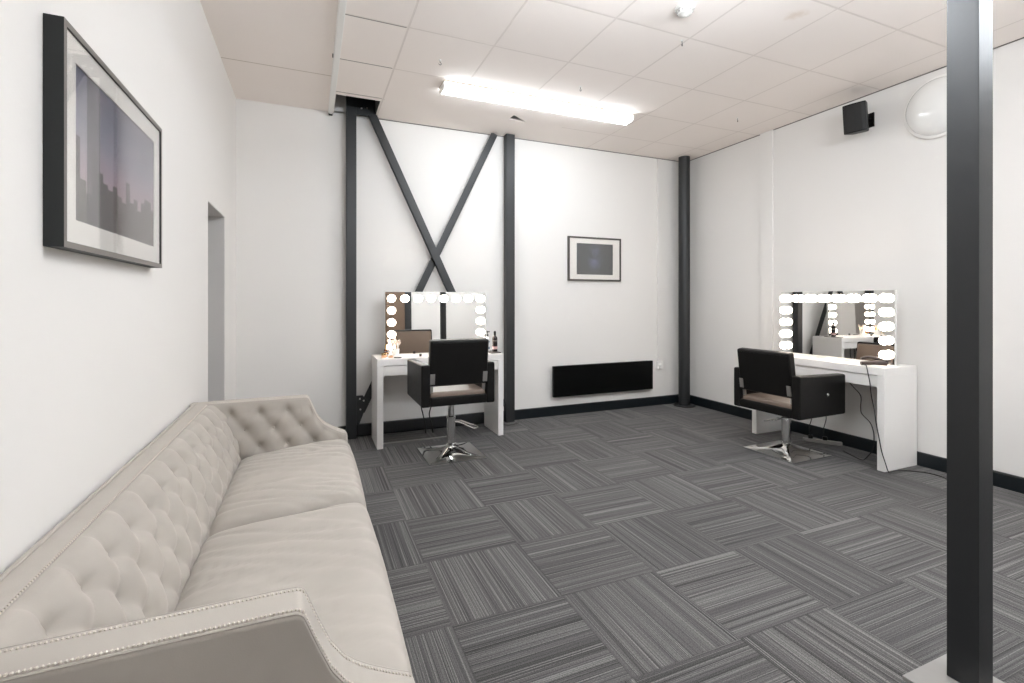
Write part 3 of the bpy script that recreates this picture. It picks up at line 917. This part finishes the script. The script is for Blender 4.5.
# ------------------------------------------------------------------ things on the left table
def bottle(name, label, loc, r, h, body, cap, pump):
    t = thing(name, label, 'bottle', loc)
    obj('body', lathe(bmesh.new(), [(r * .9, 0), (r, .004), (r, h * .78), (r * .85, h * .86), (r * .42, h * .93), (r * .4, h)], 24), body, t)
    if pump:
        b = lathe(bmesh.new(), [(r * .45, h), (r * .45, h + .022), (r * .2, h + .024), (r * .2, h + .038), (r * .4, h + .04), (r * .4, h + .052), (0, h + .053)], 16)
        box(b, -r * .25, r * 1.0, -.005, .005, h + .041, h + .05, .001)
    else:
        b = lathe(bmesh.new(), [(r * .46, h - .005), (r * .46, h + .026), (r * .36, h + .034), (0, h + .035)], 16)
    obj('cap', b, cap, t)
    obj('label_band', lathe(bmesh.new(), [(r + .0006, h * .14), (r + .0006, h * .30)], 24), 'label_pink' if body == 'bottle_dark' else 'label_blue', t)
    obj('neck_band', lathe(bmesh.new(), [(r + .0005, h * .60), (r + .0005, h * .68)], 24), 'frame_face' if body == 'bottle_dark' else 'label_blue', t)
    return t
M['bottle_dark'] = painted('bottle_dark', srgb(34, 24, 24), .2, .1, 20, coat=.3)
M['bottle_white'] = painted('bottle_white', srgb(226, 228, 228), .3, .02, 20)
M['label_pink'] = painted('label_pink', srgb(214, 176, 174), .5, .03, 20)
M['label_blue'] = painted('label_blue', srgb(96, 118, 138), .5, .05, 20)
M['amber'] = painted('amber_glass', srgb(92, 52, 24), .15, .1, 20, coat=.4)
M['peach'] = painted('peach_cream', srgb(226, 178, 138), .35, .05, 20)
M['gold'] = painted('gold_metal', (.83, .58, .28, 1), .25, .04, 30, metal=1.0)
M['bristle'] = painted('brush_bristle', srgb(232, 214, 200), .8, .05, 200)
M['brown_tool'] = painted('brown_tool', srgb(58, 44, 38), .3, .08, 20)
TT = .7805
o = obj('tray', mkbox(1.60, 1.70, 4.33, 4.53, TT, TT + .010, .003), 'frame_dark')
tag(o, 'flat grey tray under the bottles at the right end of left table', 'tray')
bottle('bottle', 'dark bottle with a pink label band on the grey tray', (1.668, 4.42, TT + .0105), .026, .165, 'bottle_dark', 'plastic_black', False)
bottle('bottle', 'white pump bottle behind the chair back, left of the dark bottle', (1.61, 4.47, TT + .0105), .022, .145, 'bottle_white', 'plastic_black', True)
bottle('bottle', 'small brown amber bottle at the left edge of the lit mirror', (.63, 4.47, TT), .018, .075, 'amber', 'gold', False)
# brush cup
t = thing('brush_cup', 'clear pale cup of makeup brushes before the lowest left bulb', 'cup', (.71, 4.425, TT))
obj('cup', lathe(bmesh.new(), [(.028, 0), (.03, .003), (.034, .075), (.032, .075), (.028, .006), (0, .006)], 24), 'plastic_white', t)
random.seed(3)
br = None
for k in range(8):
    a = 2 * PI * k / 8; rr = .017
    tilt = Vector((math.cos(a) * .22, math.sin(a) * .22, 1)).normalized()
    hL = random.uniform(.095, .125)
    b = bmesh.new(); q = Vector((0, 0, 1)).rotation_difference(tilt).to_matrix().to_4x4()
    Q = Matrix.Translation((math.cos(a) * rr * .6, math.sin(a) * rr * .6, .008)) @ q
    lathe(b, [(.003, 0), (.0035, hL * .6), (.005, hL * .75), (.0055, hL)], 8, Q)
    o = obj('brush', b, 'gold' if k % 3 == 0 else 'plastic_white', t)
    b = bmesh.new(); lathe(b, [(.0055, hL), (.009, hL + .012), (.0085, hL + .024), (.003, hL + .032), (0, hL + .033)], 8, Q)
    obj('bristles', b, 'bristle', o)
def jar(label, loc, r, h, body, lid):
    t = thing('cosmetic_jar', label, 'jar', loc, 0, 'small cosmetic jars on the left table')
    obj('body', lathe(bmesh.new(), [(r * .94, 0), (r, .003), (r, h * .6), (r * .9, h * .64)], 22), body, t)
    obj('lid', lathe(bmesh.new(), [(r * 1.02, h * .62), (r * 1.02, h * .96), (r * .96, h), (0, h)], 22), lid, t)
jar('peach jar with gold lid nearest to the left end of left table', (.605, 4.41, TT), .022, .038, 'peach', 'gold')
jar('peach jar with white lid just right of the gold lidded jar', (.66, 4.385, TT), .02, .032, 'peach', 'plastic_white')
t = thing('powder_compact', 'white topped dark round powder compact in front of the brush cup', 'compact', (.715, 4.335, TT))
obj('base', lathe(bmesh.new(), [(.032, 0), (.034, .003), (.034, .009), (0, .009)], 26), 'plastic_black', t)
obj('lid', lathe(bmesh.new(), [(.033, .009), (.033, .016), (.028, .02), (0, .021)], 26), 'plastic_white', t)
t = thing('lip_pot', 'tiny dark lip pot on left table beside the chair arm', 'pot', (.925, 4.37, TT))
obj('body', lathe(bmesh.new(), [(.011, 0), (.012, .002), (.012, .012), (0, .012)], 18), 'brown_tool', t)
obj('lid', lathe(bmesh.new(), [(.0125, .012), (.0125, .02), (.01, .022), (0, .022)], 18), 'plastic_black', t)

# ------------------------------------------------------------------ hair tool on the right table and cords
t = thing('hair_tool', 'dark brown hand held hair tool lying at the near end of right table', 'hair tool', (4.05, 2.36, TT), 0)
def limb(pts, rs, mat, name):
    b = bmesh.new(); tube(b, smooth_path(pts, 6), [rs[0] + (rs[1] - rs[0]) * k / (6 * (len(pts) - 1)) for k in range(6 * (len(pts) - 1) + 1)], 14)
    return obj(name, b, mat, t)
limb([(-.075, .06, .018), (-.03, .03, .021), (.02, .0, .025), (.065, -.045, .024)], (.014, .021), 'brown_tool', 'handle')
limb([(-.03, .085, .050), (.0, .055, .062), (.03, .012, .056), (.058, -.038, .036)], (.010, .016), 'brown_tool', 'clamp_arm')
b = lathe(bmesh.new(), [(0, 0), (.016, 0), (.016, .03), (0, .03)], 16, Matrix.Translation((.062, -.042, .02)))
obj('pivot', b, 'plastic_black', t)
def cord(name, label, pts, r=.0035):
    b = bmesh.new(); tube(b, smooth_path(pts, 8), r, 8)
    return tag(obj(name, b, 'cord'), label, 'cord')
b = bmesh.new(); tube(b, [Vector(p) - Vector((4.05, 2.36, TT)) for p in smooth_path([(4.005, 2.425, .798), (3.985, 2.40, .788), (3.967, 2.375, .785), (3.962, 2.36, .73), (3.960, 2.345, .66), (3.962, 2.335, .56), (3.962, 2.315, .46), (3.960, 2.30, .36), (3.962, 2.283, .26), (3.958, 2.262, .16), (3.955, 2.235, .08), (3.96, 2.218, .02), (3.99, 2.22, .005), (4.05, 2.232, .004), (4.14, 2.21, .004), (4.235, 2.125, .004), (4.25, 2.035, .004), (4.20, 1.94, .004), (4.15, 1.8, .004)], 8)], .0035, 8)
obj('cord', b, 'cord', t)['label'] = 'thin black cord hanging to the floor'
cord('loose_cable', 'second black cord looping beneath the drawer of right table',
     [(4.0, 2.52, .628), (3.985, 2.48, .60), (3.99, 2.43, .54), (3.99, 2.43, .45), (3.99, 2.42, .40), (3.985, 2.36, .35), (3.98, 2.335, .30), (3.985, 2.33, .24), (3.99, 2.34, .15), (4.01, 2.4, .06), (4.1, 2.5, .006), (4.2, 2.7, .005)])
# power strip beneath the right table with two plugs
t = thing('power_strip', 'pale grey power strip on the floor beneath the right table', 'power strip', (4.27, 2.93, 0), .62)
obj('casing', mkbox(-.020, .020, -.15, .15, 0, .03, .005), 'grey_plastic', t)
for y in (-.02, .09):
    pl = obj('plug', mkbox(-.016, .016, y - .018, y + .018, .03, .062, .005), 'plastic_black', t)
    b = bmesh.new(); tube(b, smooth_path([(0, y, .058), (-.01, y + .01, .13), (.02, y - .01, .22), (.0, y, .32), (.02, y, .50)], 6), .0035, 8)
    obj('lead', b, 'cord', pl)
# beneath the left table
t = thing('cable_trunking', 'pale grey cable strip on the floor beneath the left table', 'cable strip', (.90, 4.43, 0))
obj('strip', mkbox(-.31, .31, -.014, .014, 0, .008, .002), 'grey_plastic', t)
cord('hanging_cable', 'left one of two black cords hanging behind the left chair seat', [(.98, 4.58, .628), (.975, 4.57, .50), (.985, 4.56, .38), (.97, 4.55, .29), (.99, 4.56, .2), (1.02, 4.6, .1), (1.03, 4.62, .005)], .006)
cord('hanging_cable', 'right one of two black cords hanging behind the left chair seat', [(1.06, 4.58, .628), (1.07, 4.57, .50), (1.05, 4.56, .38), (1.065, 4.55, .29), (1.05, 4.56, .2), (1.08, 4.6, .1), (1.10, 4.62, .005)], .006)
cord('floor_cable', 'short black cord lying on the carpet beside the right post foot', [(1.80, 4.66, .004), (1.87, 4.60, .004), (1.93, 4.60, .004), (2.0, 4.63, .004), (2.06, 4.70, .004)], .004)

# ------------------------------------------------------------------ camera, world, view
cam = bpy.data.cameras.new('camera'); co = bpy.data.objects.new('camera', cam); C.objects.link(co)
th = math.atan(201.4 / 481)
co.location = (0, 0, 1.29); co.rotation_euler = (PI / 2, 0, -th)
cam.sensor_width = 36; cam.lens = 481 / 1024 * 36; cam.shift_y = -41.0 / 1024; cam.clip_start = .02
sc = bpy.context.scene; sc.camera = co
w = bpy.data.worlds.new('world'); sc.world = w; w.use_nodes = True
w.node_tree.nodes['Background'].inputs[0].default_value = (.8, .85, .9, 1); w.node_tree.nodes['Background'].inputs[1].default_value = .3
sc.view_settings.view_transform = 'Standard'; sc.view_settings.look = 'None'; sc.view_settings.gamma = 1
sc.view_settings.exposure = 1.88; sc.view_settings.use_curve_mapping = False
try:
    sc.cycles.use_denoising = True; sc.cycles.max_bounces = 14; sc.cycles.diffuse_bounces = 8; sc.cycles.glossy_bounces = 8
    sc.cycles.caustics_reflective = False
except Exception: pass
